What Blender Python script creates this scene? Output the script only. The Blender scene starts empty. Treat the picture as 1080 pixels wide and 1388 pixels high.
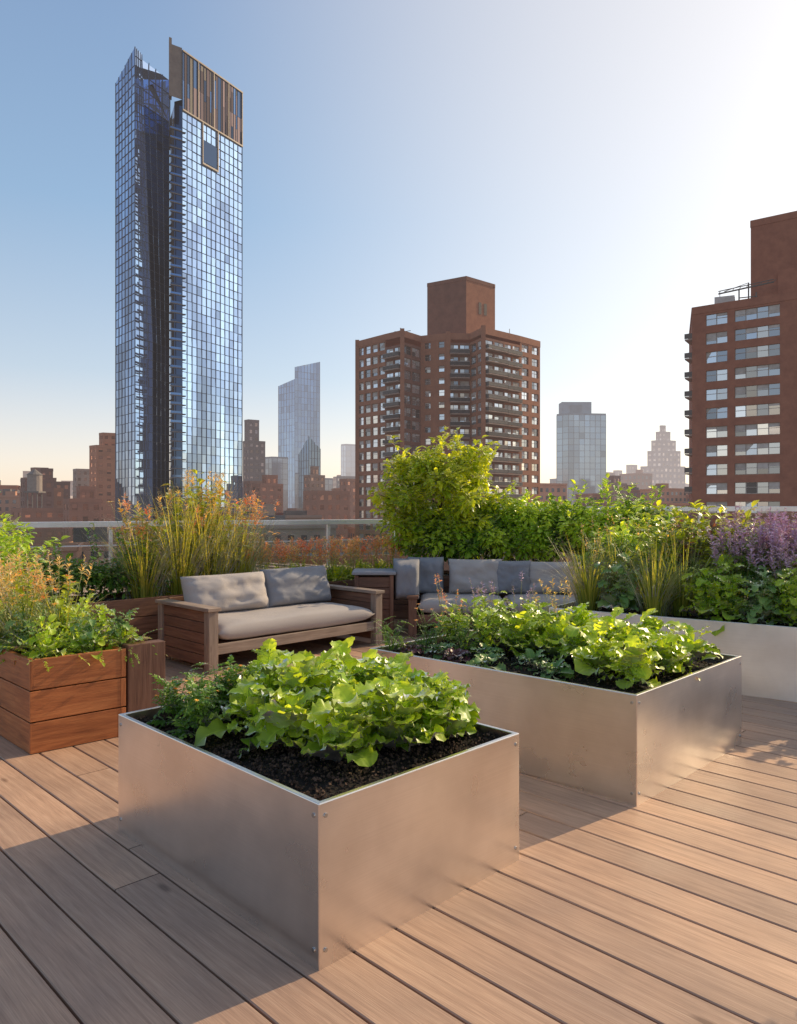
import bpy, math, random
import numpy as np
from mathutils import Vector, noise as mnoise
random.seed(7); rng=np.random.default_rng(7)
scene=bpy.context.scene
scene.view_settings.view_transform='Standard'; scene.view_settings.look='None'; scene.view_settings.exposure=0
S2=math.sqrt(.5)
# ------------------------------------------------------------------ world / sun
SUN_EL=math.radians(27); SUN_AZ=math.radians(54)   # azimuth clockwise from +Y
sd=Vector((math.sin(SUN_AZ)*math.cos(SUN_EL),math.cos(SUN_AZ)*math.cos(SUN_EL),math.sin(SUN_EL)))
w=bpy.data.worlds.new("World"); scene.world=w; w.use_nodes=True
nt=w.node_tree; nt.nodes.clear()
sky=nt.nodes.new('ShaderNodeTexSky'); sky.sky_type='NISHITA'; sky.sun_disc=False
sky.sun_elevation=SUN_EL; sky.sun_rotation=SUN_AZ
sky.air_density=1.0; sky.dust_density=1.0; sky.ozone_density=1.5; sky.altitude=50
bg=nt.nodes.new('ShaderNodeBackground'); bg.inputs[1].default_value=0.08
nt.links.new(sky.outputs[0],bg.inputs[0])
tcw=nt.nodes.new('ShaderNodeTexCoord'); sx=nt.nodes.new('ShaderNodeSeparateXYZ'); nt.links.new(tcw.outputs['Generated'],sx.inputs[0])
rw=nt.nodes.new('ShaderNodeValToRGB'); el=rw.color_ramp.elements
stops=[(0,(.80,.58,.45)),(.06,(.71,.57,.49)),(.17,(.42,.45,.48)),(.36,(.23,.34,.46)),(.60,(.17,.25,.39)),(1,(.18,.20,.24))]
while len(el)<len(stops): el.new(.5)
for i,(p,c) in enumerate(stops): el[i].position=p; el[i].color=(*c,1)
nt.links.new(sx.outputs[2],rw.inputs[0])
vd=nt.nodes.new('ShaderNodeVectorMath'); vd.operation='DOT_PRODUCT'; vd.inputs[1].default_value=sd; nt.links.new(tcw.outputs['Generated'],vd.inputs[0])
mr=nt.nodes.new('ShaderNodeMapRange'); mr.interpolation_type='SMOOTHSTEP'; mr.inputs[1].default_value=.42; mr.inputs[2].default_value=1.0; mr.inputs[4].default_value=.9; nt.links.new(vd.outputs['Value'],mr.inputs[0])
mx=nt.nodes.new('ShaderNodeMix'); mx.data_type='RGBA'; nt.links.new(mr.outputs[0],mx.inputs[0]); nt.links.new(rw.outputs[0],mx.inputs[6]); mx.inputs[7].default_value=(.84,.74,.60,1)
bg2=nt.nodes.new('ShaderNodeBackground'); bg2.inputs[1].default_value=.88; nt.links.new(mx.outputs[2],bg2.inputs[0])
ad=nt.nodes.new('ShaderNodeAddShader'); wo=nt.nodes.new('ShaderNodeOutputWorld')
nt.links.new(bg.outputs[0],ad.inputs[0]); nt.links.new(bg2.outputs[0],ad.inputs[1]); nt.links.new(ad.outputs[0],wo.inputs[0])
L=bpy.data.lights.new("sun","SUN"); L.energy=5.0; L.angle=math.radians(.5); L.color=(1,.77,.47)
lo=bpy.data.objects.new("sun",L); scene.collection.objects.link(lo)
lo.rotation_euler=sd.to_track_quat('Z','Y').to_euler()
# ------------------------------------------------------------------ camera
cd=bpy.data.cameras.new("camera"); cam=bpy.data.objects.new("camera",cd); scene.collection.objects.link(cam)
cam.location=(0,0,1.55); cam.rotation_euler=(math.radians(90),0,0)
cd.sensor_fit='HORIZONTAL'; cd.sensor_width=36; cd.lens=36*1010/1080; cd.shift_y=-4/1080; cd.clip_end=20000; cd.clip_start=.05
scene.camera=cam
# ------------------------------------------------------------------ materials
def newmat(name):
    m=bpy.data.materials.new(name); m.use_nodes=True; t=m.node_tree; t.nodes.clear()
    o=t.nodes.new('ShaderNodeOutputMaterial'); return m,t,o
def N(t,ty,**k):
    n=t.nodes.new(ty)
    for a,b in k.items():
        if a.startswith('i_'): n.inputs[a[2:].replace('_',' ')].default_value=b
        else: setattr(n,a,b)
    return n
def ramp(t,src,stops):
    r=t.nodes.new('ShaderNodeValToRGB'); e=r.color_ramp.elements
    while len(e)<len(stops): e.new(.5)
    for i,(p,c) in enumerate(stops):
        e[i].position=p; e[i].color=(*c,1)
    t.links.new(src,r.inputs[0]); return r.outputs[0]
def mixc(t,fac,a,b,mode='MIX'):
    n=t.nodes.new('ShaderNodeMix'); n.data_type='RGBA'; n.blend_type=mode
    for s,v in ((n.inputs[0],fac),(n.inputs[6],a),(n.inputs[7],b)):
        if isinstance(v,(int,float)): s.default_value=v
        elif isinstance(v,tuple): s.default_value=(*v,1)
        else: t.links.new(v,s)
    return n.outputs[2]
def haze(t,o,sh,h):  # aerial haze painted into the material: flat emission mixed over the shading
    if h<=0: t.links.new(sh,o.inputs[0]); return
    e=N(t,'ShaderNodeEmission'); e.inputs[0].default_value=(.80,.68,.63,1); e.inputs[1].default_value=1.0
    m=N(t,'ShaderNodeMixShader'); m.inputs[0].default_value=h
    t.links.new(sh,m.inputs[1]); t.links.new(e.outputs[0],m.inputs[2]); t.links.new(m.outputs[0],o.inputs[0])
def tint(t):
    a=N(t,'ShaderNodeAttribute',attribute_name='tint'); return a
def matte(name,c1,c2,scale=3,rough=.8,h=0,metal=0,bump=0,coords='Object',spec=.4,det=4.0):
    m,t,o=newmat(name); p=N(t,'ShaderNodeBsdfPrincipled',i_Roughness=rough,i_Metallic=metal)
    p.inputs['Specular IOR Level'].default_value=spec
    tc=N(t,'ShaderNodeTexCoord'); n=N(t,'ShaderNodeTexNoise',i_Scale=scale,i_Detail=det,i_Roughness=.65)
    t.links.new(tc.outputs[coords],n.inputs['Vector'])
    a=tint(t)
    ma=N(t,'ShaderNodeMath',operation='ADD'); t.links.new(n.outputs[0],ma.inputs[0]); 
    mb=N(t,'ShaderNodeMath',operation='MULTIPLY_ADD'); t.links.new(a.outputs['Fac'],mb.inputs[0]); mb.inputs[1].default_value=.5; mb.inputs[2].default_value=-.25
    t.links.new(mb.outputs[0],ma.inputs[1])
    t.links.new(ramp(t,ma.outputs[0],[(.25,c1),(.75,c2)]),p.inputs['Base Color'])
    if bump:
        b=N(t,'ShaderNodeBump',i_Strength=bump,i_Distance=.01); t.links.new(n.outputs[0],b.inputs['Height']); t.links.new(b.outputs[0],p.inputs['Normal'])
    haze(t,o,p.outputs[0],h); return m
def wood(name,ca,cb,cc,grain=1.0,rough=.6,knots=True,bump=.3,fine=.84):
    m,t,o=newmat(name); p=N(t,'ShaderNodeBsdfPrincipled',i_Roughness=rough)
    uv=N(t,'ShaderNodeUVMap',uv_map='UVMap')
    mp=N(t,'ShaderNodeMapping'); mp.inputs['Scale'].default_value=(1.3,26*grain,1); t.links.new(uv.outputs[0],mp.inputs[0])
    n=N(t,'ShaderNodeTexNoise',i_Scale=1.6,i_Detail=5.0,i_Roughness=.65,i_Distortion=.6); t.links.new(mp.outputs[0],n.inputs['Vector'])
    mp2=N(t,'ShaderNodeMapping'); mp2.inputs['Scale'].default_value=(5,190*grain,1); t.links.new(uv.outputs[0],mp2.inputs[0])
    n2=N(t,'ShaderNodeTexNoise',i_Scale=1.5,i_Detail=2.0); t.links.new(mp2.outputs[0],n2.inputs['Vector'])
    n3=N(t,'ShaderNodeTexNoise',i_Scale=2.2,i_Detail=3.0); t.links.new(uv.outputs[0],n3.inputs['Vector'])
    c=ramp(t,n.outputs[0],[(.25,ca),(.5,cb),(.78,cc)])
    f=ramp(t,n2.outputs[0],[(.35,(fine,fine,fine)),(.62,(1.04,1.04,1.04))])
    c=mixc(t,1.0,c,f,'MULTIPLY')
    s=ramp(t,n3.outputs[0],[(.35,(.80,.80,.82)),(.65,(1.08,1.06,1.04))])
    c=mixc(t,.8,c,s,'MULTIPLY')
    a=tint(t); tr=ramp(t,a.outputs['Fac'],[(0,(.80,.79,.81)),(.5,(1,.98,.96)),(1,(1.16,1.11,1.06))])
    c=mixc(t,1.0,c,tr,'MULTIPLY')
    if knots:
        mv=N(t,'ShaderNodeMapping'); mv.inputs['Scale'].default_value=(1.1,3.2,1); t.links.new(uv.outputs[0],mv.inputs[0])
        v=N(t,'ShaderNodeTexVoronoi',i_Scale=1.0); t.links.new(mv.outputs[0],v.inputs['Vector'])
        k=ramp(t,v.outputs['Distance'],[(.03,(.35,.28,.25)),(.07,(1,1,1))]); c=mixc(t,.8,c,k,'MULTIPLY')
    t.links.new(c,p.inputs['Base Color'])
    rr=N(t,'ShaderNodeMapRange'); rr.inputs[3].default_value=rough-.1; rr.inputs[4].default_value=rough+.14; t.links.new(n3.outputs[0],rr.inputs[0]); t.links.new(rr.outputs[0],p.inputs['Roughness'])
    b=N(t,'ShaderNodeBump',i_Strength=bump,i_Distance=.004); t.links.new(n2.outputs[0],b.inputs['Height']); t.links.new(b.outputs[0],p.inputs['Normal'])
    t.links.new(p.outputs[0],o.inputs[0]); return m
def metal(name,c,rough=.34,metal_=1.0,brush=True):
    m,t,o=newmat(name); p=N(t,'ShaderNodeBsdfPrincipled',i_Metallic=metal_)
    uv=N(t,'ShaderNodeUVMap',uv_map='UVMap'); tc=N(t,'ShaderNodeTexCoord')
    mp=N(t,'ShaderNodeMapping'); mp.inputs['Scale'].default_value=(1.5,420,1); t.links.new(uv.outputs[0],mp.inputs[0])
    n=N(t,'ShaderNodeTexNoise',i_Scale=1.0,i_Detail=2.0); t.links.new(mp.outputs[0],n.inputs['Vector'])
    n2=N(t,'ShaderNodeTexNoise',i_Scale=2.3,i_Detail=4.0,i_Roughness=.6); t.links.new(tc.outputs['Object'],n2.inputs['Vector'])
    cc=ramp(t,n2.outputs[0],[(.3,tuple(x*.86 for x in c)),(.7,tuple(min(1,x*1.06) for x in c))])
    c2=ramp(t,n.outputs[0],[(.3,(.95,.95,.95)),(.7,(1.02,1.02,1.02))]); t.links.new(mixc(t,1.0,cc,c2,'MULTIPLY'),p.inputs['Base Color'])
    rr=N(t,'ShaderNodeMapRange'); rr.inputs[3].default_value=rough-.08; rr.inputs[4].default_value=rough+.12; t.links.new(n2.outputs[0],rr.inputs[0]); t.links.new(rr.outputs[0],p.inputs['Roughness'])
    mw=N(t,'ShaderNodeTexNoise',i_Scale=1.3,i_Detail=1.0); t.links.new(tc.outputs['Object'],mw.inputs['Vector'])
    b=N(t,'ShaderNodeBump',i_Strength=.7,i_Distance=.05); t.links.new(mw.outputs[0],b.inputs['Height'])
    t.links.new(b.outputs[0],p.inputs['Normal']); t.links.new(p.outputs[0],o.inputs[0]); return m
def fglass(name,c,rough=.06,met=.85,h=0):
    m,t,o=newmat(name); p=N(t,'ShaderNodeBsdfPrincipled',i_Roughness=rough,i_Metallic=met)
    a=tint(t); t.links.new(ramp(t,a.outputs['Fac'],[(0,tuple(x*.35 for x in c)),(.6,c),(1,tuple(min(1,x*1.6) for x in c))]),p.inputs['Base Color'])
    haze(t,o,p.outputs[0],h); return m
def leafmat(name,dark,mid,light,trans=.4,rough=.42,vein=.5,patch=0):
    m,t,o=newmat(name)
    a=N(t,'ShaderNodeAttribute',attribute_name='col'); sep=N(t,'ShaderNodeSeparateColor'); t.links.new(a.outputs['Color'],sep.inputs[0])
    c=ramp(t,sep.outputs[0],[(0,dark),(.5,mid),(1,light)])
    if vein:
        vv=ramp(t,sep.outputs[1],[(.0,(1,1,1)),(.13,(0,0,0))])
        mm=N(t,'ShaderNodeMath',operation='MULTIPLY'); t.links.new(vv,mm.inputs[0]); mm.inputs[1].default_value=vein
        c=mixc(t,mm.outputs[0],c,tuple(min(1,x*1.5+.03) for x in light))
    d=N(t,'ShaderNodeBsdfDiffuse'); t.links.new(c,d.inputs[0])
    sh=d.outputs[0]
    if trans>0:
        tr=N(t,'ShaderNodeBsdfTranslucent'); tcx=mixc(t,1.0,c,(2.6,2.1,.8),'MULTIPLY'); t.links.new(tcx,tr.inputs[0])
        ms=N(t,'ShaderNodeMixShader'); ms.inputs[0].default_value=trans
        t.links.new(d.outputs[0],ms.inputs[1]); t.links.new(tr.outputs[0],ms.inputs[2]); sh=ms.outputs[0]
    g=N(t,'ShaderNodeBsdfGlossy',i_Roughness=rough); g.inputs[0].default_value=(1,1,1,1)
    fr=N(t,'ShaderNodeFresnel',i_IOR=1.28); m2=N(t,'ShaderNodeMixShader'); t.links.new(fr.outputs[0],m2.inputs[0]); t.links.new(sh,m2.inputs[1]); t.links.new(g.outputs[0],m2.inputs[2]); t.links.new(m2.outputs[0],o.inputs[0]); return m
# ------------------------------------------------------------------ mesh builders
class MB:
    def __init__(s): s.v=[];s.f=[];s.m=[];s.uv=[];s.t=[]
    def quad(s,a,b,c,d,mi=0,tn=.5,uvs=None):
        i=len(s.v); s.v+= [tuple(a),tuple(b),tuple(c),tuple(d)]; s.f.append((i,i+1,i+2,i+3)); s.m.append(mi); s.t+=[tn]*4
        if uvs is None:
            a,b,d=Vector(a),Vector(b),Vector(d); l1=(b-a).length; l2=(d-a).length
            uvs=[(0,0),(l1,0),(l1,l2),(0,l2)] if l1>=l2 else [(0,0),(0,l1),(l2,l1),(l2,0)]
            ox,oy=s.off if hasattr(s,'off') else (0,0); uvs=[(x+ox,y+oy) for x,y in uvs]
        s.uv+=uvs
    def obox(s,o,ax,ay,az,mi=0,tn=None,skip=()):
        o,ax,ay,az=map(Vector,(o,ax,ay,az)); 
        if tn is None: tn=random.random()
        s.off=(random.random()*50,random.random()*50)
        P=lambda i,j,k:o+ax*i+ay*j+az*k
        F={'b':(P(0,0,0),P(0,1,0),P(1,1,0),P(1,0,0)),'t':(P(0,0,1),P(1,0,1),P(1,1,1),P(0,1,1)),
           'f':(P(0,0,0),P(1,0,0),P(1,0,1),P(0,0,1)),'k':(P(1,1,0),P(0,1,0),P(0,1,1),P(1,1,1)),
           'l':(P(0,1,0),P(0,0,0),P(0,0,1),P(0,1,1)),'r':(P(1,0,0),P(1,1,0),P(1,1,1),P(1,0,1))}
        for k,q in F.items():
            if k not in skip: s.quad(*q,mi,tn)
        del s.off
    def poly(s,pts,mi=0,tn=.5):
        i=len(s.v); s.v+=[tuple(p) for p in pts]; s.f.append(tuple(range(i,i+len(pts)))); s.m.append(mi); s.t+=[tn]*len(pts); s.uv+=[(p[0],p[1]) for p in pts]
    def tube(s,pts,rad,n=8,mi=0,tn=.5,cap=True):
        pts=[Vector(p) for p in pts]; rings=[]
        for k,p in enumerate(pts):
            d=(pts[min(k+1,len(pts)-1)]-pts[max(k-1,0)]).normalized()
            u=d.orthogonal().normalized() if abs(d.z)<.99 else Vector((1,0,0)); vv=d.cross(u).normalized()
            r=rad[k] if isinstance(rad,(list,tuple)) else rad
            rings.append([p+(u*math.cos(2*math.pi*j/n)+vv*math.sin(2*math.pi*j/n))*r for j in range(n)])
        for k in range(len(rings)-1):
            for j in range(n): s.quad(rings[k][j],rings[k][(j+1)%n],rings[k+1][(j+1)%n],rings[k+1][j],mi,tn)
        if cap: s.poly(rings[-1],mi,tn); s.poly(rings[0][::-1],mi,tn)
    def obj(s,name,mats,parent=None,bevel=0,smooth=False,merge=False):
        me=bpy.data.meshes.new(name); me.from_pydata(s.v,[],s.f)
        uvl=me.uv_layers.new(name='UVMap'); uvl.data.foreach_set('uv',np.array(s.uv,dtype=np.float32).ravel())
        at=me.attributes.new('tint','FLOAT','POINT'); at.data.foreach_set('value',np.array(s.t,dtype=np.float32))
        me.polygons.foreach_set('material_index',np.array(s.m,dtype=np.int32))
        for m in mats: me.materials.append(m)
        ob=bpy.data.objects.new(name,me); scene.collection.objects.link(ob)
        if parent: ob.parent=parent
        if bevel or merge:
            import bmesh
            bm=bmesh.new(); bm.from_mesh(me); bmesh.ops.remove_doubles(bm,verts=bm.verts,dist=1e-5); bm.to_mesh(me); bm.free()
        if bevel:
            md=ob.modifiers.new('bevel','BEVEL'); md.width=bevel; md.segments=2; md.limit_method='ANGLE'
        if smooth: me.polygons.foreach_set('use_smooth',[True]*len(me.polygons))
        me.update(); return ob
def empty(name,loc=(0,0,0)):
    e=bpy.data.objects.new(name,None); scene.collection.objects.link(e); e.location=loc; e.empty_display_size=.2; return e
class VEG:
    def __init__(s): s.V=[];s.Q=[];s.C=[];s.M=[];s.n=0
    def add(s,tpl,pos,az,pitch,roll,scale,tn,mi):
        v,q,ac,al=tpl; pos=np.asarray(pos,float).reshape(-1,3); m=len(pos)
        az=np.broadcast_to(az,(m,)).astype(float);pitch=np.broadcast_to(pitch,(m,)).astype(float);roll=np.broadcast_to(roll,(m,)).astype(float)
        sc=np.asarray(scale,float)
        if sc.ndim==0: sc=np.full((m,3),float(sc))
        elif sc.ndim==1: sc=np.repeat(sc[:,None],3,1)
        tn=np.broadcast_to(tn,(m,))
        X=v[None]*sc[:,None,:]
        cr,sr=np.cos(roll)[:,None],np.sin(roll)[:,None]
        y=X[...,1]*cr-X[...,2]*sr; z=X[...,1]*sr+X[...,2]*cr; x=X[...,0]
        cp,sp=np.cos(pitch)[:,None],np.sin(pitch)[:,None]
        x2=x*cp-z*sp; z2=x*sp+z*cp
        ca,sa=np.cos(az)[:,None],np.sin(az)[:,None]
        x3=x2*ca-y*sa; y3=x2*sa+y*ca
        W=np.stack([x3,y3,z2],-1)+pos[:,None,:]
        nv=len(v)
        Q=q[None]+(np.arange(m)*nv)[:,None,None]+s.n
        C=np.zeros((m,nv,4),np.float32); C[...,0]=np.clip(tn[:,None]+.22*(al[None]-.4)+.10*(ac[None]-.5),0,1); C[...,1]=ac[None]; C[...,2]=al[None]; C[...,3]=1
        s.V.append(W.reshape(-1,3)); s.Q.append(Q.reshape(-1,4)); s.C.append(C.reshape(-1,4)); s.M.append(np.full(m*len(q),mi)); s.n+=m*nv
    def tube(s,pts,r0,r1,mi,tn=.4,n=5):
        pts=np.asarray(pts,float); k=len(pts); vs=[]
        for i,p in enumerate(pts):
            d=pts[min(i+1,k-1)]-pts[max(i-1,0)]; d/=np.linalg.norm(d)+1e-9
            u=np.cross(d,[.3,.9,.1]); u/=np.linalg.norm(u)+1e-9; w_=np.cross(d,u); r=r0+(r1-r0)*i/(k-1)
            for j in range(n): a=2*math.pi*j/n; vs.append(p+(u*math.cos(a)+w_*math.sin(a))*r)
        q=[[i*n+j,i*n+(j+1)%n,(i+1)*n+(j+1)%n,(i+1)*n+j] for i in range(k-1) for j in range(n)]
        s.V.append(np.array(vs)); s.Q.append(np.array(q)+s.n); C=np.zeros((len(vs),4),np.float32); C[:,0]=tn; C[:,1]=.5; C[:,3]=1
        s.C.append(C); s.M.append(np.full(len(q),mi)); s.n+=len(vs)
    def obj(s,name,mats,parent=None):
        V=np.concatenate(s.V);Q=np.concatenate(s.Q);C=np.concatenate(s.C);M=np.concatenate(s.M)
        me=bpy.data.meshes.new(name); me.vertices.add(len(V)); me.vertices.foreach_set('co',V.astype(np.float32).ravel())
        me.loops.add(Q.size); me.loops.foreach_set('vertex_index',Q.astype(np.int32).ravel())
        me.polygons.add(len(Q)); me.polygons.foreach_set('loop_start',(np.arange(len(Q))*4).astype(np.int32))
        me.polygons.foreach_set('material_index',M.astype(np.int32)); me.polygons.foreach_set('use_smooth',np.ones(len(Q),bool))
        for m in mats: me.materials.append(m)
        me.update(calc_edges=True)
        at=me.attributes.new('col','FLOAT_COLOR','POINT'); at.data.foreach_set('color',C.ravel())
        ob=bpy.data.objects.new(name,me); scene.collection.objects.link(ob)
        if parent: ob.parent=parent
        return ob
def leaf_tpl(nu=5,nv=8,width=.5,curl=1.0,ruffle=.05,freq=3.5,phase=0,cup=.15,pet=.15,pw=.8,tip=.6,crk=0):
    t=np.linspace(0,1,nv); s=np.linspace(-1,1,nu)
    th=-curl*t**1.3; dx=np.cos(th)/(nv-1); dz=np.sin(th)/(nv-1)
    cx=np.concatenate([[0],np.cumsum((dx[1:]+dx[:-1])/2)]); cz=np.concatenate([[0],np.cumsum((dz[1:]+dz[:-1])/2)])
    tt=np.clip((t-pet)/(1-pet),0,1); wd=np.maximum(np.sin(np.pi*tt**pw)**tip,.05); wd[-1]=.25 if crk else .12
    V=[];A=[];B=[]
    for i in range(nv):
        for j in range(nu):
            e=1+(.16*math.sin(freq*3.1*math.pi*t[i]+phase*2+s[j]) if (crk and j in (0,nu-1)) else 0)
            wy=s[j]*wd[i]*width/2*e; off=cup*abs(s[j])**1.5*wd[i]*width+ruffle*(abs(s[j])**1.6)*math.sin(freq*2*math.pi*t[i]+phase+(1.7 if s[j]<0 else 0))*wd[i]
            if crk: off+=crk*wd[i]*(math.sin(5.1*s[j]+phase)*math.cos(15*t[i]+phase*1.7+2*s[j])+.6*math.sin(9*s[j]*1.3+23*t[i]))*(.3+min(1,abs(s[j])*2))
            wy+=.3*ruffle*abs(s[j])*math.cos(freq*4*math.pi*t[i]+phase)*(1 if s[j]>0 else -1)
            V.append((cx[i]-math.sin(th[i])*off,wy,cz[i]+math.cos(th[i])*off)); A.append(abs(s[j])); B.append(t[i])
    Q=[[i*nu+j,i*nu+j+1,(i+1)*nu+j+1,(i+1)*nu+j][::-1] for i in range(nv-1) for j in range(nu-1)]
    return np.array(V),np.array(Q),np.array(A),np.array(B)
def merge_tpl(parts):
    V=[];Q=[];A=[];B=[];n=0
    for v,q,a,b in parts: V.append(v);Q.append(q+n);A.append(a);B.append(b);n+=len(v)
    return np.concatenate(V),np.concatenate(Q),np.concatenate(A),np.concatenate(B)
def xf(tpl,pos,az,pitch,roll,sc):
    g=VEG(); g.add(tpl,[pos],az,pitch,roll,sc,.5,0); return g.V[0],tpl[1],tpl[2],tpl[3]
SM=leaf_tpl(3,4,.55,.5,0,1,0,.18,.08,.8,.7)
SL=leaf_tpl(3,3,.28,.6,0,1,0,.15,.05,.8,.7)
BL=[leaf_tpl(9,13,.74,.35+.2*k,.095,4.2+.6*k,k*1.3,.12,.12,.85,.48,.024) for k in range(6)]
KL=[leaf_tpl(7,12,.50,.9+.2*k,.085,5+.6*k,k*1.1,.15,.18,.8,.5) for k in range(5)]
CH=[leaf_tpl(7,10,.52,.4+.25*k,.05,4+.5*k,k*1.9,.14,.28,.8,.6,.014) for k in range(4)]
GB=[leaf_tpl(2,8,1,.35+.35*k,0,1,0,0,-.3,.9,.5) for k in range(5)]
for k,(v,q,a,b) in enumerate(GB):
    v[:,1]=np.sign(v[:,1])*.5*(1-b**1.6)*.98+0; GB[k]=(v,q,a+.0,b)
def frond(n=7,curl=.8,lw=.24,tip=1.0):
    base=leaf_tpl(3,n+2,.035,curl,0,1,0,0,0,.9,.4); parts=[base]; cl=base[0][1::3]
    for i in range(2,n+1):
        t=i/(n+1); ls=lw*(1.15-t*.8)
        for sgn in (-1,1):
            parts.append(xf(SM,cl[i],sgn*(1.05-.4*t)+random.uniform(-.2,.2),-curl*t*.6+random.uniform(-.2,.3),random.uniform(-.4,.4),ls))
    parts.append(xf(SM,cl[-1],0,-curl*.8,0,lw*.7)); return merge_tpl(parts)
FR=[frond(7,.6+.3*k) for k in range(4)]
FF=[frond(10,.5+.35*k,.15) for k in range(3)]
TF=[frond(5,.3+.3*k,.42) for k in range(3)]
U=lambda a,b,n=None: rng.uniform(a,b,n)
# ------------------------------------------------------------------ material instances
M_deck=wood('weathered_deck_wood',(.36,.225,.155),(.50,.325,.225),(.62,.43,.305),1.0,.50,True,.25,.85)
M_cedar=wood('stained_cedar',(.24,.070,.022),(.44,.145,.045),(.58,.23,.08),.6,.5)
M_teak=wood('dark_teak',(.11,.048,.03),(.20,.095,.058),(.29,.155,.10),.8,.55)
M_grey=wood('weathered_teak',(.18,.13,.10),(.30,.23,.185),(.40,.32,.27),.8,.6)
M_alu=metal('brushed_aluminium',(.82,.77,.73),.27)
M_white=metal('satin_aluminium',(.82,.81,.80),.38,.75)
M_bolt=metal('steel_bolt',(.5,.5,.5),.3)
M_soil=matte('potting_soil',(.006,.004,.003),(.030,.019,.013),60,.95,bump=1.0)
M_crumb=matte('soil_crumbs',(.010,.006,.004),(.10,.06,.04),25,.95)
M_fab=matte('grey_outdoor_fabric',(.42,.38,.365),(.50,.46,.44),260,.95,bump=.3,det=1.0)
M_fab2=matte('dark_grey_fabric',(.25,.25,.275),(.32,.32,.345),260,.95,bump=.3,det=1.0)
M_dark=matte('dark_bitumen',(.02,.02,.02),(.04,.04,.04),5,.9)
M_rail=metal('rail_metal',(.82,.82,.83),.35,.5)
M_rg,t,o=newmat('railing_glass'); tb=N(t,'ShaderNodeBsdfTransparent'); tb.inputs[0].default_value=(.92,.95,.94,1); gl=N(t,'ShaderNodeBsdfGlossy',i_Roughness=.02)
fr=N(t,'ShaderNodeFresnel',i_IOR=1.45); ms=N(t,'ShaderNodeMixShader'); t.links.new(fr.outputs[0],ms.inputs[0]); t.links.new(tb.outputs[0],ms.inputs[1]); t.links.new(gl.outputs[0],ms.inputs[2]); t.links.new(ms.outputs[0],o.inputs[0])
L_let=leafmat('lettuce_leaf',(.08,.20,.012),(.25,.42,.028),(.46,.60,.07),.50,.42,.35)
L_dk=leafmat('herb_leaf',(.035,.11,.016),(.10,.23,.028),(.22,.36,.045),.45,.45,.3)
L_blue=leafmat('kale_leaf',(.06,.14,.05),(.13,.26,.08),(.24,.38,.12),.38,.5,.4)
L_yel=leafmat('young_leaf',(.10,.20,.010),(.27,.39,.022),(.48,.56,.05),.5,.4,.2)
L_gr=leafmat('grass_blade',(.06,.11,.018),(.18,.25,.045),(.42,.42,.12),.45,.5,0)
L_pur=leafmat('purple_leaf',(.05,.015,.022),(.11,.035,.045),(.18,.09,.09),.3,.45,.2)
L_pink=leafmat('pink_bloom',(.42,.12,.07),(.62,.24,.13),(.74,.40,.24),.4,.7,0)
L_lav,t,o=newmat('lavender_bloom'); d_=N(t,'ShaderNodeBsdfPrincipled',i_Roughness=.8); a_=N(t,'ShaderNodeAttribute',attribute_name='col'); s_=N(t,'ShaderNodeSeparateColor'); t.links.new(a_.outputs['Color'],s_.inputs[0]); t.links.new(ramp(t,s_.outputs[0],[(0,(.42,.22,.42)),(1,(.80,.56,.70))]),d_.inputs['Base Color']); t.links.new(d_.outputs[0],o.inputs[0])
L_seed=leafmat('seed_head',(.34,.20,.06),(.56,.38,.13),(.72,.56,.26),.4,.7,0)
L_bark=leafmat('bark',(.05,.035,.025),(.09,.065,.045),(.14,.1,.07),.0,.9,0)
L_yfl=leafmat('yellow_petal',(.70,.20,.02),(.82,.42,.03),(.85,.62,.08),.3,.6,0)
LM=[L_let,L_dk,L_blue,L_yel,L_gr,L_pur,L_pink,L_lav,L_seed,L_bark,L_yfl]
LET,DK,BLU,YEL,GR,PUR,PNK,LAV,SEED,BARK,YFL=range(11)
# ------------------------------------------------------------------ deck
e1=Vector((S2,-S2,0)); e2=Vector((S2,S2,0))
mb=MB(); bw=.205; gap=.0085
a0=-4.0
while a0<13.5:
    b0=-13-random.random()*6
    while b0<9:
        ln=random.uniform(4.5,8.5); b1=b0+ln
        o=e1*b0+e2*a0; tn=random.random(); ch=.004; off=(random.random()*60,random.random()*60)
        P=lambda x,y,z:(o+e1*x+e2*y+Vector((0,0,z)))
        W=bw-gap; Ln=ln-.005
        mb.quad(P(0,ch,0),P(Ln,ch,0),P(Ln,W-ch,0),P(0,W-ch,0),0,tn,[(off[0],off[1]),(off[0]+Ln,off[1]),(off[0]+Ln,off[1]+W),(off[0],off[1]+W)])
        for (ya,za,yb,zb) in ((0,-ch,ch,0),(W-ch,0,W,-ch),(0,-.03,0,-ch),(W,-ch,W,-.03)):
            mb.quad(P(0,ya,za),P(Ln,ya,za),P(Ln,yb,zb),P(0,yb,zb),0,tn*.6,[(off[0],0),(off[0]+Ln,0),(off[0]+Ln,.01),(off[0],.01)])
        b0=b1
    a0+=bw
deck=mb.obj('wooden_deck',[M_deck])
mb=MB(); mb.obox((-14,-12,-61),(30,0,0),(0,26.5,0),(0,0,60.9),0,.5); mb.obj('roof_slab_building',[M_dark])
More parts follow.
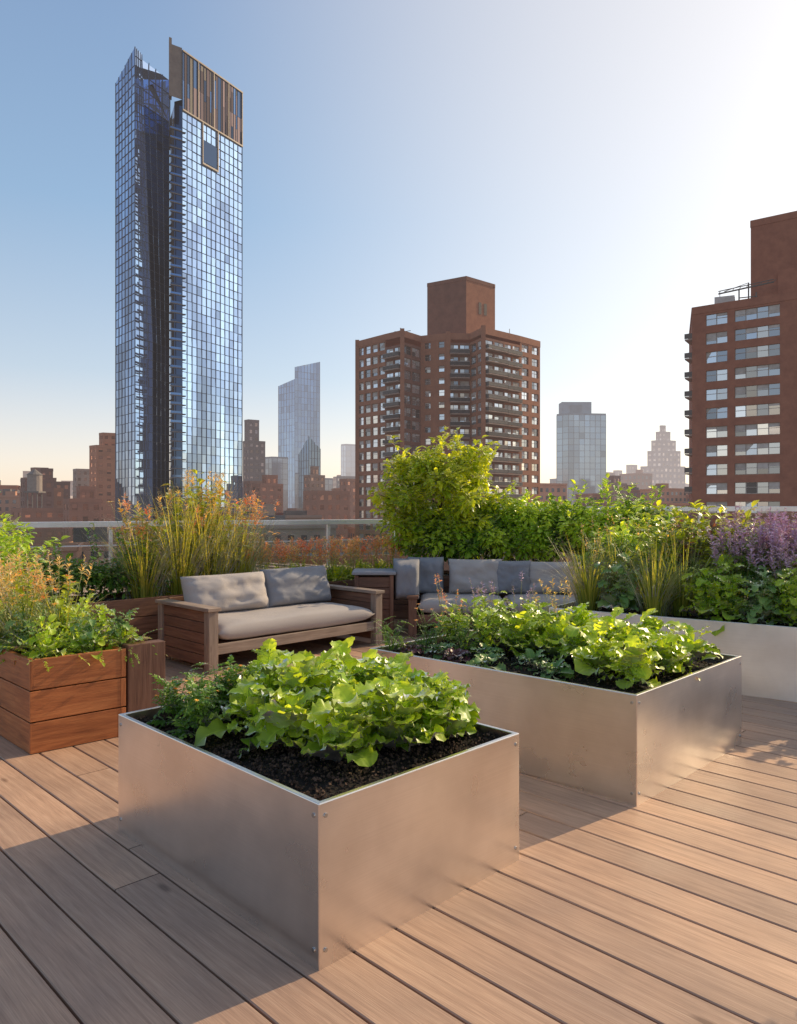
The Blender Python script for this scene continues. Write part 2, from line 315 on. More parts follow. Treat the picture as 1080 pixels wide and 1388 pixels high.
# ------------------------------------------------------------------ planters
def soil(name,N_,R_,L_,z,parent,seed=0,crumbs=2500):
    N_,R_,L_=map(lambda p:Vector((p[0],p[1],0)),(N_,R_,L_)); n=44; v=[];f=[]
    for j in range(n+1):
        for i in range(n+1):
            a,b=i/n,j/n; p=N_+(R_-N_)*(.012+.976*a)+(L_-N_)*(.012+.976*b)
            h=.03*mnoise.noise(Vector((p.x*4,p.y*4,seed)))+.014*mnoise.noise(Vector((p.x*22,p.y*22,seed)))+.006*mnoise.noise(Vector((p.x*70,p.y*70,seed)))
            v.append((p.x,p.y,z+h))
    f=[(j*(n+1)+i,j*(n+1)+i+1,(j+1)*(n+1)+i+1,(j+1)*(n+1)+i) for j in range(n) for i in range(n)]
    me=bpy.data.meshes.new(name); me.from_pydata(v,[],f); me.materials.append(M_soil); ob=bpy.data.objects.new('soil',me); scene.collection.objects.link(ob); ob.parent=parent
    c=MB()
    for _ in range(crumbs):
        a,b=random.uniform(.02,.98),random.uniform(.02,.98); p=N_+(R_-N_)*a+(L_-N_)*b
        h=z+.03*mnoise.noise(Vector((p.x*4,p.y*4,seed)))+.01
        r=random.uniform(.003,.010); u=Vector([random.gauss(0,1) for _ in range(3)]).normalized(); w_=u.orthogonal().normalized(); x=u.cross(w_)
        c.obox(Vector((p.x,p.y,h))-u*r*.5,u*r*random.uniform(.8,2),w_*r,x*r*random.uniform(.5,1.1))
    c.obj('soil_crumbs',[M_crumb],parent)
def metal_planter(N_,R_,L_,h,mat,crumbs=2500,sz=.05):
    root=empty('metal_raised_planter')
    N_,R_,L_=[Vector((p[0],p[1],0)) for p in (N_,R_,L_)]; B_=R_+L_-N_; th=.022
    C=[N_,R_,B_,L_]; cen=(N_+B_)/2
    inn=[]
    for i,p in enumerate(C):
        a=(C[(i+1)%4]-p).normalized(); b=(C[i-1]-p).normalized(); inn.append(p+(a+b)*th)
    m=MB(); zz=lambda p,z:Vector((p.x,p.y,z))
    for i in range(4):
        a,b=C[i],C[(i+1)%4]; ia,ib=inn[i],inn[(i+1)%4]
        l=(b-a).length; m.quad(zz(a,.0),zz(b,.0),zz(b,h),zz(a,h),0,.5,[(0,0),(h and l,0),(l,h),(0,h)])
        m.quad(zz(a,h),zz(b,h),zz(ib,h),zz(ia,h),0,.9)
        m.quad(zz(ia,h),zz(ib,h),zz(ib,h-.2),zz(ia,h-.2),0,.3)
    m.obj('sheet_walls',[mat],root,bevel=.0035)
    bl=MB()
    for (p,q) in ((N_,R_),(N_,L_),(R_,N_),(L_,N_)):
        d=(q-p).normalized(); n=Vector((d.y,-d.x,0)); 
        if n.dot(p-cen)<0: n=-n
        for z in (h-.045,.06):
            c=p+d*.028+Vector((0,0,z)); bl.tube([c,c+n*.004],[.0085,.0075],10)
    bl.obj('corner_bolts',[M_bolt],root)
    soil('soil',N_,R_,L_,h-sz,root,seed=h*10+N_.x,crumbs=crumbs)
    return root
P1=((-.267,2.50),(.535,3.296),(-1.354,3.60)); P2=((1.242,3.885),(2.267,4.923),(-.20,5.20))
metal_planter(*P1,.56,M_alu,6000); metal_planter(*P2,.58,M_alu,2500)
P3=((1.45,7.19),(5.2,4.60),(2.45,8.60)); metal_planter(*P3,.60,M_white,500)
def wood_planter(name,N_,R_,L_,h,mat,nb=3,post=.05):
    root=empty(name); N_,R_,L_=[Vector((p[0],p[1],0)) for p in (N_,R_,L_)]; B_=R_+L_-N_; C=[N_,R_,B_,L_]; cen=(N_+B_)/2
    m=MB(); bh=h/nb
    for i in range(4):
        a,b=C[i],C[(i+1)%4]; d=(b-a); ins=Vector((-d.y,d.x,0)).normalized()
        if ins.dot(cen-a)<0: ins=-ins
        l=d.length; dn=d.normalized()
        for k in range(nb):
            jit=random.uniform(-.002,.002); m.obox(a+dn*.002+ins*(.004+jit)+Vector((0,0,k*bh+.004)),d-dn*.004,ins*.035,(0,0,bh-.008))
    m.obj('side_boards',[mat],root,bevel=.003)
    m=MB()
    for i in range(4):
        p=C[i]; a=(C[(i+1)%4]-p).normalized(); b=(C[i-1]-p).normalized(); q=p+(a+b)*.045
        m.obox(q,a*post,b*post,(0,0,h-.02))
    m.obj('corner_posts',[mat],root,bevel=.003)
    soil('soil',N_,R_,L_,h-.06,root,seed=3,crumbs=300); return root
wp=wood_planter('wooden_planter_box',(-2.32,4.69),(-1.86,5.10),(-3.75,6.10),.60,M_cedar,3)
m=MB(); m.obox((-1.852,5.107,0),(.20,.175,0),(-.07,.07,0),(0,0,.615),0,.2); m.obox((-1.90,5.21,0),(-.6,.6,0),(.03,.03,0),(0,0,.6),0,.2); m.obj('end_panel',[M_teak],wp,bevel=.004)
wood_planter('long_planter_bed',(-4.4,6.3),(0,10.7),(-4.95,6.85),.60,M_teak,3)
wood_planter('hedge_planter_bed',(-.3,10.55),(4.6,10.0),(-.2,11.5),.62,M_teak,3)
# ------------------------------------------------------------------ plants
def bil(P,a,b):
    return (P[0][0]+(P[1][0]-P[0][0])*a+(P[2][0]-P[0][0])*b, P[0][1]+(P[1][1]-P[0][1])*a+(P[2][1]-P[0][1])*b)
def rosette(g,x,y,z,tpls,n,size,tn,mi,pmin=.25,pmax=1.35,up=.04,wmul=1.0):
    i=np.arange(n); f=i/n
    az=i*2.39996+U(0,6.28)+U(-.25,.25,n); pitch=pmin+(pmax-pmin)*f**.8+U(-.18,.18,n)
    sc=size*(1.0-.45*f)*U(.7,1.2,n); r=.012+.02*(1-f)
    pos=np.stack([x+np.cos(az)*r,y+np.sin(az)*r,z+up*f+U(0,.01,n)],1)
    ty=rng.integers(0,len(tpls),n)
    for k in range(len(tpls)):
        s=ty==k
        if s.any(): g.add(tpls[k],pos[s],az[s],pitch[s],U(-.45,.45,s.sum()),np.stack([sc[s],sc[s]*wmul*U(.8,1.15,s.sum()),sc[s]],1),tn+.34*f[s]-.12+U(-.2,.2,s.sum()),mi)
def bushy(g,x,y,z,h,r,n,tpls,size,tn,mi,stem=DK,lo=.25,per=9,pit=(-.2,.9)):
    ns=max(3,n//per)
    for _ in range(ns):
        az=U(0,6.28); lean=U(.05,.9)*r/h; H=h*U(.6,1.05); k=5
        pts=[(x+math.cos(az)*lean*H*(q/k)**1.3,y+math.sin(az)*lean*H*(q/k)**1.3,z+H*q/k) for q in range(k+1)]
        g.tube(pts,.0035,.0015,stem,.4,4); pts=np.array(pts)
        m=per; tt=U(lo,1,m); pos=pts[0]+(pts[-1]-pts[0])*tt[:,None]; pos[:,2]=z+H*tt
        ty=rng.integers(0,len(tpls))
        g.add(tpls[ty],pos,U(0,6.28,m),U(pit[0],pit[1],m),U(-.4,.4,m),size*U(.6,1.2,m),tn+U(-.25,.3,m)+.2*(tt-.5),mi)
def herb(g,x,y,z,n,size,tn,mi,tp=FR,pmin=.2,pmax=1.3):
    az=U(0,6.28,n); f=U(0,1,n); pitch=pmin+(pmax-pmin)*f
    ty=rng.integers(0,len(tp),n); sc=size*U(.6,1.15,n)
    pos=np.stack([x+np.cos(az)*.03,y+np.sin(az)*.03,np.full(n,z)],1)
    for k in range(len(tp)):
        s=ty==k
        if s.any(): g.add(tp[k],pos[s],az[s],pitch[s],U(-.5,.5,s.sum()),sc[s],tn+U(-.25,.3,s.sum()),mi)
def grass(g,x,y,z,n,h,spread,tn,wd=.007,mi=GR,pmin=1.05,tilt=0):
    az=U(0,6.28,n); r=spread*.25*np.sqrt(U(0,1,n)); ty=rng.integers(0,5,n); pitch=U(pmin,1.53,n); sc=h*U(.55,1.08,n)
    pos=np.stack([x+np.cos(az)*r,y+np.sin(az)*r,np.full(n,z)],1)
    for k in range(5):
        s=ty==k
        if s.any(): g.add(GB[k],pos[s],az[s],pitch[s],U(-.2,.2,s.sum()),np.stack([sc[s],np.full(s.sum(),wd)*U(.6,1.4,s.sum()),sc[s]],1),tn+U(-.35,.4,s.sum()),mi)
def plumes(g,x,y,z,n,h,spread,mi,headlen=.22,sz=.022,dens=26,stem=GR,lean=.25):
    for _ in range(n):
        az=U(0,6.28); r=spread*math.sqrt(U(0,1)); H=h*U(.65,1.05); bx,by=x+math.cos(az)*r*.4,y+math.sin(az)*r*.4; tx,ty=x+math.cos(az)*r+U(-.05,.05),y+math.sin(az)*r+U(-.05,.05)
        k=5; pts=[(bx+(tx-bx)*(q/k)**1.4,by+(ty-by)*(q/k)**1.4,z+H*q/k) for q in range(k+1)]; g.tube(pts,.0028,.0012,stem,.7,3)
        p=np.array(pts); d=p[-1]-p[-2]; d/=np.linalg.norm(d); m=dens; tt=U(0,1,m); pos=p[-1]-d*headlen*tt[:,None]
        g.add(SL,pos,U(0,6.28,m),U(.3,1.2,m),U(-1,1,m),sz*U(.7,1.3,m)*(.5+.8*np.sin(np.pi*np.clip(tt,.05,1))),U(.2,1,m),mi)
def daisies(g,x,y,z,n,h,spread,mi,sz=.03):
    for _ in range(n):
        az=U(0,6.28); r=spread*math.sqrt(U(0,1)); H=h*U(.6,1.05); tx,ty=x+math.cos(az)*r,y+math.sin(az)*r
        g.tube([(x+(tx-x)*.4,y+(ty-y)*.4,z),((x+tx)/2,(y+ty)/2,z+H*.6),(tx,ty,z+H)],.0025,.0015,DK,.5,3)
        g.add(SM,[(tx,ty,z+H)]*9,np.arange(9)*.698+U(0,1),U(.0,.6,9),0,sz*U(.8,1.2,9),U(.2,1),mi)
def shrub(g,c,rad,nclump,nleaf,leaf,tn,mi,tpl=SM,cr=.16,shell=.55,shoots=0):
    c=np.array(c,float); rad=np.array(rad,float)
    for _ in range(nclump):
        d=rng.normal(size=3); d/=np.linalg.norm(d); d[2]=d[2] if d[2]>-.4 else -d[2]*.5
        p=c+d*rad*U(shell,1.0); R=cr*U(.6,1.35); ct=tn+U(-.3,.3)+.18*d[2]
        m=int(nleaf*U(.6,1.3)); q=rng.normal(size=(m,3)); q/=np.linalg.norm(q,axis=1)[:,None]; q*=(R*U(.35,1.05,m)**.6)[:,None]
        az=np.arctan2(q[:,1],q[:,0])+U(-.8,.8,m); pitch=np.arcsin(np.clip(q[:,2]/R,-1,1))*.7+U(-.6,.4,m)
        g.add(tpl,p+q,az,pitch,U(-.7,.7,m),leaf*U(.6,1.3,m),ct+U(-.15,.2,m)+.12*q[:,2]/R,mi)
    for _ in range(shoots):
        d=rng.normal(size=3); d/=np.linalg.norm(d); d[2]=abs(d[2])*1.2+.35; p0=c+d*rad*.7; ln=U(.15,.4); dd=d/np.linalg.norm(d)
        pts=np.array([p0+dd*ln*q/4 for q in range(5)]); g.tube(pts,.004,.0015,DK,.5,4)
        m=16; tt=U(.1,1,m); g.add(tpl,p0+dd*ln*tt[:,None],U(0,6.28,m),U(0,1.0,m),U(-.5,.5,m),leaf*U(.7,1.3,m),tn+.2+U(-.15,.2,m),mi)
def finish(g,name): return g.obj(name,LM)
# --- planter 1
z1=.515
pl=[(.36,.20,.19),(.34,.40,.21),(.32,.60,.21),(.60,.17,.21),(.60,.42,.24),(.60,.64,.24),(.80,.15,.21),(.84,.36,.22),(.84,.58,.23),(.84,.80,.21),(.47,.28,.20),(.46,.52,.24),(.71,.29,.21),(.72,.50,.24),(.58,.82,.21),(.44,.70,.22),(.72,.70,.23),(.90,.24,.19),(.88,.46,.20)]
for i_,(a,b,s) in enumerate(pl):
    g=VEG(); x,y=bil(P1,a+U(-.03,.03),b+U(-.03,.03)); t0=.55+U(-.2,.22)
    kind=(i_*.37)%1
    rosette(g,x,y,z1,BL if kind<.7 else (KL if kind<.85 else CH),int(U(20,26)),s*1.15,t0,LET,.45,1.4,.09,1.0)
    bushy(g,x,y,z1,s*1.3,s*.55,24,BL if kind<.7 else CH,.15,t0+.15,LET,LET,.35,6,(0,1.1))
    finish(g,'lettuce_plant')
for a,b in ((.24,.80),(.20,.90),(.40,.90),(.16,.72),(.50,.92)):
    g=VEG(); x,y=bil(P1,a,b); bushy(g,x,y,z1,.24,.12,70,TF,.08,.5,DK); herb(g,x,y,z1,14,.12,.45,DK,TF)
    daisies(g,x,y,z1,3,.2,.1,YFL,.014)
    finish(g,'strawberry_plant')
# --- planter 2
z2=.535
for i_,(a,b,s) in enumerate(((.24,.10,.17),(.52,.10,.18),(.78,.10,.17),(.34,.24,.19),(.62,.24,.21),(.84,.24,.18),(.44,.36,.21),(.75,.38,.22),(.55,.48,.22),(.83,.52,.22),(.66,.60,.24),(.45,.62,.20),(.6,.14,.17),(.72,.5,.22))):
    g=VEG(); x,y=bil(P2,a+U(-.03,.03),b); t0=.65+U(-.2,.2); k_=(i_*.41)%1; rosette(g,x,y,z2,BL if k_<.6 else CH,int(U(18,24)),s*1.15,t0,LET,.45,1.4,.10,1.0); bushy(g,x,y,z2,s*1.35,s*.6,24,CH if k_>.55 else BL,.15,t0+.12,LET,LET,.35,6,(0,1.1)); finish(g,'lettuce_plant')
for a,b in ((.17,.34),(.27,.46),(.14,.56)):
    g=VEG(); x,y=bil(P2,a,b); rosette(g,x,y,z2,KL,24,.15,.5,BLU,.2,1.3,.03,1.1); finish(g,'kale_plant')
for a,b in ((.14,.70),(.3,.66),(.22,.8),(.12,.9)):
    g=VEG(); x,y=bil(P2,a,b); rosette(g,x,y,z2,KL,20,.13,.5,PUR if a<.2 else BLU,.2,1.3,.03,1.1); finish(g,'red_lettuce_plant')
for a,b in ((.35,.80),(.5,.78),(.7,.76),(.85,.72),(.3,.93),(.5,.92),(.72,.90),(.88,.90),(.1,.97)):
    g=VEG(); x,y=bil(P2,a,b); bushy(g,x,y,z2,.24,.2,60,FF,.10,.55,DK); herb(g,x,y,z2,18,.17,.6,DK,FF)
    if a>.4: bushy(g,x,y,z2,.34,.2,50,CH,.12,.75,LET)
    finish(g,'herb_plant')
g=VEG()
for a,b,mi in ((.75,.62,SEED),(.85,.80,LAV),(.6,.85,LAV),(.9,.65,SEED),(.5,.95,PNK)):
    x,y=bil(P2,a,b); plumes(g,x,y,z2,7,.50,.14,mi,.10,.022,22)
for a,b in ((.35,.95),(.2,.85),(.6,.9)): x,y=bil(P2,a,b); daisies(g,x,y,z2,5,.3,.12,YFL,.018)
finish(g,'flowering_herb')
# --- wooden planter
PW=((-2.32,4.69),(-1.70,5.25),(-3.75,6.10)); zw=.55
for a in (.2,.5,.82):
    for b in (.1,.27,.44,.6,.78,.93):
        g=VEG(); x,y=bil(PW,a+U(-.05,.05),b); herb(g,x,y,zw,26,U(.20,.28),.7,LET if U(0,1)<.4 else DK,FR if U(0,1)<.5 else FF,.1,1.4)
        rosette(g,x,y,zw,KL,18,.20,.65,(LET,BLU,LET)[int(U(0,3))],.3,1.4,.08); bushy(g,x,y,zw,.28,.12,36,KL,.10,.7,LET if U(0,1)<.6 else BLU,DK,.4,6,(0,1.2)); finish(g,'parsley_plant')
g=VEG()
for a,b in ((.1,.5),(.25,.35),(.5,.3),(.3,.6),(.15,.85),(.5,.7)):
    x,y=bil(PW,a,b); grass(g,x,y,zw,60,.62,.4,.7,.009); plumes(g,x,y,zw,12,.68,.24,SEED,.18,.036,24); daisies(g,x,y,zw,12,.52,.28,YFL,.03); bushy(g,x,y,zw,.62,.22,60,CH,.10,.75,YEL)
finish(g,'flowering_grass')
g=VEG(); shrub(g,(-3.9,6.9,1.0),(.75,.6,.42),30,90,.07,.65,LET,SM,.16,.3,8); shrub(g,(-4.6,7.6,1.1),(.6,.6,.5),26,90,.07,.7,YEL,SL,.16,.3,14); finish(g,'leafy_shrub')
# --- grasses
g=VEG()
for x,y,h in ((-2.85,8.35,1.05),(-2.55,8.65,1.35),(-2.25,8.95,1.40),(-2.0,9.2,1.15),(-2.4,8.95,1.45)):
    grass(g,x,y,.55,260,h,.8,.7,.013,GR,1.12); plumes(g,x,y,.55,13,h*1.03,.36,SEED,.26,.045,34); bushy(g,x,y,.55,h*.95,.34,220,[SM],.12,.8,YEL)
for x,y in ((-1.9,9.3),(-1.75,9.4),(-2.9,8.3),(-2.4,8.8)): plumes(g,x,y,.55,8,1.2,.25,PNK,.16,.05,24); daisies(g,x,y,.55,10,1.1,.34,YFL,.045)
finish(g,'ornamental_grass')
g=VEG()
for i in range(40):
    s=i/39; x=-2.0+2.0*s+U(-.12,.12); y=9.25+1.85*s+U(-.12,.12); herb(g,x,y,.55,16,.36,.75,YEL if i%3 else LET,FF); plumes(g,x,y,.55,9,.60,.13,PNK if U(0,1)<.6 else SEED,.14,.04,22)
finish(g,'flowering_perennials')
g=VEG()
for i in range(14):
    s=i/13; x=-4.5+1.6*s+U(-.1,.1); y=6.8+1.6*s+U(-.1,.1); shrub(g,(x,y,.78),(.26,.26,.24),9,70,.06,.45,DK,SM,.12,.4,2)
finish(g,'low_hedge')
# --- hedge and small tree
for cx,cy,rz,rx in ((1.15,10.75,.46,.45),(1.75,10.8,.56,.45),(2.35,10.75,.50,.45),(2.95,10.6,.58,.48),(.45,10.9,.40,.45),(3.5,10.4,.55,.45)):
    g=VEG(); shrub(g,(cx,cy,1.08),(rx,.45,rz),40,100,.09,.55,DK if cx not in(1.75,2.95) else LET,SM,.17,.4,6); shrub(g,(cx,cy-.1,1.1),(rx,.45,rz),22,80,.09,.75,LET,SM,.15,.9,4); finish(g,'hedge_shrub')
g=VEG()
tx,ty=.60,10.7
g.tube([(tx,ty,.5),(tx+.02,ty,.9),(tx-.02,ty+.02,1.3),(tx+.03,ty,1.8),(tx,ty,2.3)],.045,.012,BARK,.5,8)
for k_ in range(28):
    z0=U(.95,2.0); az=k_*2.4; ln=U(.55,.9)*(1 if z0<1.8 else .75); pts=[(tx+math.cos(az)*ln*q/4,ty+math.sin(az)*ln*q/4*.8,z0+ln*.45*(q/4)**.8) for q in range(5)]
    g.tube(pts,.016,.004,BARK,.5,5)
    for q in (2,3,4):
        shrub(g,pts[q],(.10,.10,.08),3,30,.10,.66,YEL,SM,.10,.2,1)
shrub(g,(tx,ty,2.0),(.6,.5,.42),18,36,.10,.7,YEL,SM,.10,.7,10)
finish(g,'small_tree')
# --- right planter
def p3(a,b): return bil(P3,a,b)
g=VEG()
for a,b,h in ((.05,.25,.85),(.08,.5,.9),(.20,.16,.82),(.24,.3,.88)):
    x,y=p3(a,b); grass(g,x,y,.55,260,h,.5,.55,.010,GR,1.22); plumes(g,x,y,.55,8,h*1.05,.2,SEED,.14,.026,18)
finish(g,'ornamental_grass')
for i,(a,b) in enumerate(((.14,.12),(.30,.13),(.35,.15),(.40,.12),(.45,.15),(.50,.12),(.55,.15),(.62,.2),(.7,.3),(.8,.3),(.9,.3),(.32,.35),(.38,.36),(.44,.34),(.50,.38))):
    g=VEG(); x,y=p3(a,b); mi=(BLU,LET,LET)[i%3]; rosette(g,x,y,.55,KL,20,U(.24,.30),.65+U(-.15,.2),mi,.6,1.4,.1,1.1)
    bushy(g,x,y,.55,.50,.2,60,KL,.15,.7+U(-.15,.2),mi,DK,.3,6,(0,1.2)); finish(g,'kale_plant')
for i in range(12):
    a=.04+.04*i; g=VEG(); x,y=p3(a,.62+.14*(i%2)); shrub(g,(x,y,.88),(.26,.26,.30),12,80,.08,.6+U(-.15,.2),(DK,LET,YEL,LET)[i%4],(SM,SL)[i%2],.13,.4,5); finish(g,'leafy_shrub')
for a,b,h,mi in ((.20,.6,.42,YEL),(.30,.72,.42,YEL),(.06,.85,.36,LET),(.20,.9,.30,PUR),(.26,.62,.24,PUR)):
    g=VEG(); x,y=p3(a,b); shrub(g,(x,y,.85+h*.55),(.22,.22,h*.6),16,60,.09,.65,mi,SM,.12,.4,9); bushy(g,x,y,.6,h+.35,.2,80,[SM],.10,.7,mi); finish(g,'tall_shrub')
g=VEG()
for i in range(32):
    x,y=p3(U(.32,.56),U(.36,.80)); plumes(g,x,y,.55,13,U(.84,1.02),.2,LAV,.26,.036,50)
finish(g,'lavender')
wood_planter('wooden_planter_box',(2.72,2.62),(3.32,3.22),(2.32,3.02),.5,M_cedar,3)  # unseen box right of frame, added with its shrub to shade the deck
g=VEG(); shrub(g,(2.80,2.95,.82),(.34,.34,.28),36,90,.08,.5,DK,SM,.14,.2,5); finish(g,'leafy_shrub')  # unseen shrub, added for the leafy shadow it casts at lower right
# ------------------------------------------------------------------ sofas
def pillow(name,c,ax,ay,az,mat,parent,seed=0,ex=6,wr=.012):
    c,ax,ay,az=map(Vector,(c,ax,ay,az)); n=26; v=[];f=[]
    for sgn in (1,-1):
        for j in range(n+1):
            for i in range(n+1):
                x=2*i/n-1; y=2*j/n-1; x=math.sin(x*math.pi/2)*.35+x*.65; y=math.sin(y*math.pi/2)*.35+y*.65
                k=(max(0,1-abs(x)**ex)**.5)*(max(0,1-abs(y)**ex)**.5)
                e=1-.04*(1-y*y)*abs(x)**4; e2_=1-.04*(1-x*x)*abs(y)**4
                nz=wr*mnoise.noise(Vector((x*2.2+seed,y*2.2,seed*3.1+sgn)))+wr*.4*mnoise.noise(Vector((x*7+seed,y*5,seed)))
                p=c+ax*x*e+ay*y*e2_+az*(sgn*k)+az.normalized()*nz*k*1.6*sgn; v.append(p)
    m=(n+1)**2
    for s in (0,1):
        for j in range(n):
            for i in range(n):
                q=(j*(n+1)+i,j*(n+1)+i+1,(j+1)*(n+1)+i+1,(j+1)*(n+1)+i); q=tuple(x+s*m for x in q); f.append(q if s==0 else q[::-1])
    me=bpy.data.meshes.new(name); me.from_pydata(v,[],f); 
    import bmesh
    bm=bmesh.new(); bm.from_mesh(me); bmesh.ops.remove_doubles(bm,verts=bm.verts,dist=.0008); bmesh.ops.recalc_face_normals(bm,faces=bm.faces); bm.to_mesh(me); bm.free()
    me.materials.append(mat); me.polygons.foreach_set('use_smooth',[True]*len(me.polygons))
    ob=bpy.data.objects.new(name,me); scene.collection.objects.link(ob); ob.parent=parent; return ob
def sofa(o,a,b,Ln,D,ncush,back_cush,mats,armh=.62,armw=.10):
    root=empty('outdoor_sofa'); o=Vector((*o,0)); a=Vector((*a,0)).normalized(); b=Vector((*b,0)).normalized(); Z=Vector((0,0,1))
    fw,arm=mats; m=MB()
    def bx(x,y,z,lx,ly,lz,mi=0): m.obox(o+a*x+b*y+Z*z,a*lx,b*ly,Z*lz,mi)
    for x0 in (0,Ln-armw):
        bx(x0,0,0,armw,.09,armh-.035,1); bx(x0,D-.09,0,armw,.09,armh-.035,1)
        nb=5; 
        for k in range(nb): hh=(armh-.10)/nb; bx(x0+.02,.092,.06+k*hh,armw-.04,D-.184,hh-.005,0)
        bx(x0-.02,-.02,armh-.034,armw+.04,D+.04,.034,1)
    bx(armw+.002,.02,.17,Ln-2*armw-.004,.04,.10,1); bx(armw+.002,D-.06,.17,Ln-2*armw-.004,.04,.10,0)
    for k in range(9): bx(armw+.002,.08+k*(D-.2)/9,.235,Ln-2*armw-.004,.07,.02,0)
    for k in range(3): bx(armw+.002,D-.055,.30+k*.115,Ln-2*armw-.004,.03,.105,0)
    m.obj('timber_frame',[fw,arm],root,bevel=.004)
    sl=Ln-2*armw-.02; 
    for k in range(ncush):
        w_=sl/ncush; c=o+a*(armw+.01+w_*(k+.5))+b*(D*.43)+Z*.365
        pillow('seat_cushion',c,a*(w_*.5),b*(D*.43),Z*.095,M_fab,root,k+o.x,10,.008)
    for (x,wd,hh,mat,th,lean) in back_cush:
        up=(Z+b*lean).normalized(); nrm=(b-Z*lean).normalized()
        c=o+a*(x+wd/2)+b*(D*.74)+Z*(.445+hh/2)
        pillow('back_cushion',c,a*(wd/2),up*(hh/2),nrm*th,mat,root,x+o.y,5,.024)
    return root
sofa((-1.77,6.96),(S2,S2),(-S2,S2),2.24,1.0,1,[(.14,1.02,.42,M_fab,.13,.3),(1.12,.92,.44,M_fab2,.13,.32)],(M_teak,M_grey))
s2=sofa((.12,9.0),(1,-.04),(.04,1),2.42,.98,2,[(.50,.70,.46,M_fab,.12,.2),(1.08,.50,.44,M_fab2,.12,.15),(1.50,.72,.43,M_fab,.12,.2)],(M_teak,M_teak),.50)
pillow('end_bolster',(.10,9.55,.66),(.17,0,0),(0,0,.26),(0,.45,0),M_fab2,s2,3.3,7,.012)
pillow('corner_cushion',(.36,9.80,.68),(.24,0,0),(0,.05,.24),(0,.12,0),M_fab2,s2,4.3,6,.02)
root=empty('side_table'); m=MB()
for k in range(5): m.obox((-.52,9.12,.05+k*.135),(.44,0,0),(0,.44,0),(0,0,.128))
for x,y in ((-.54,9.10),(-.11,9.10),(-.54,9.53),(-.11,9.53)): m.obox((x,y,0),(.05,0,0),(0,.05,0),(0,0,.74))
m.obj('slatted_body',[M_teak],root,bevel=.004)
m=MB(); m.obox((-.57,9.07,.745),(.54,0,0),(0,.54,0),(0,0,.04)); m.obj('table_top',[M_fab2],root,bevel=.01)
# ------------------------------------------------------------------ railings
def railing(p,q,z,npan,low,thick=.075):
    root=empty('glass_railing'); p,q=Vector((*p,0)),Vector((*q,0)); d=q-p; dn=d.normalized(); n=Vector((dn.y,-dn.x,0)); Z=Vector((0,0,1))
    m=MB(); m.obox(p-n*.07+Z*(z-thick),d,n*.14,Z*thick,0,.6); m.obox(p-n*.02+Z*(z-.34),d,n*.035,Z*.018,0,.5)
    for k in range(npan+1): c=p+d*(k/npan); m.obox(c-dn*.022-n*.03,dn*.044,n*.06,Z*(z-thick-.001),0,.4)
    m.obj('metal_frame',[M_rail],root,bevel=.004)
    g=MB()
    for k in range(npan): c=p+d*(k/npan)+dn*.04-n*.05; g.obox(c+Z*low,d/npan-dn*.08,n*.012,Z*(z-thick-.02-low))
    g.obj('glass_panels',[M_rg],root)
    c=MB(); c.obox(p-n*.15,d,n*.3,Z*low*.8,0,.5); c.obj('kerb',[M_dark],root)
railing((-6.8,8.62),(.3,12.7),1.38,5,.12); railing((.3,12.72),(7.5,10.6),1.59,5,.2)
# ------------------------------------------------------------------ CITY
G0=-60.0
def glassset(c,h,rough=.06,met=.85): return fglass('curtain_glass',c,rough,met,h)
def nrm(p,q): d=Vector((q[0]-p[0],q[1]-p[1],0)); return Vector((d.y,-d.x,0)).normalized(),d
def curtain(m,p,q,z0,z1,ncol,fh,gi,mi,mw=.22,wob=.06,tlo=.2,thi=.9,top=None,p2=None,q2=None):
    """glazed grid between p and q ; p2/q2 = plan positions at the top for a raking face"""
    p2=p2 or p; q2=q2 or q
    nf=max(1,int(round((z1-z0)/fh))); fh=(z1-z0)/nf; sd_=random.random()*90
    A0,B0,A1,B1=[Vector((*v_,0)) for v_ in (p,q,p2,q2)]
    def pos(a,z):
        s=(z-z0)/(z1-z0); r=(A0.lerp(A1,s)).lerp(B0.lerp(B1,s),a); r.z=z; return r
    n,d=nrm(p,q)
    zt=(lambda a:z1) if top is None else (lambda a: top[0]+(top[1]-top[0])*a)
    for i in range(ncol):
        for j in range(nf):
            za,zb=z0+j*fh,z0+(j+1)*fh
            if za>min(zt(i/ncol),zt((i+1)/ncol)): continue
            w4=[random.uniform(-wob,wob) for _ in range(3)]; w4.append(w4[0]-w4[1]+w4[2])
            za2=[za,za,min(zb,zt((i+1)/ncol)),min(zb,zt(i/ncol))]; xs=[i,i+1,i+1,i]
            v=[pos(xs[k]/ncol,za2[k])+n*w4[k] for k in range(4)]
            nz=.5+1.1*mnoise.noise(Vector((i*.28+sd_,j*.07,sd_)))+.35*mnoise.noise(Vector((i*.9+sd_,j*.35,sd_+5)))+random.uniform(-.10,.10)
            t_=tlo+(thi-tlo)*min(1,max(0,nz))
            if random.random()<.04: t_*=.5
            m.quad(*v,gi,t_)
    for i in range(ncol+1):
        a=i/ncol; zz=zt(a); b0_=pos(a,z0); b1_=pos(a,zz); dn=d.normalized(); m.obox(b0_-dn*mw/2+n*.04,dn*mw,n*(.12+wob),b1_-b0_,mi,.5,('b','k'))
    for j in range(nf+1):
        z=z0+j*fh
        if top is None or z<min(top): a_=pos(0,z); b_=pos(1,z); m.obox(a_+n*.03+Vector((0,0,-mw*.6)),b_-a_,n*(.09+wob),Vector((0,0,mw*1.2)),mi,.4,('l','r','k'))
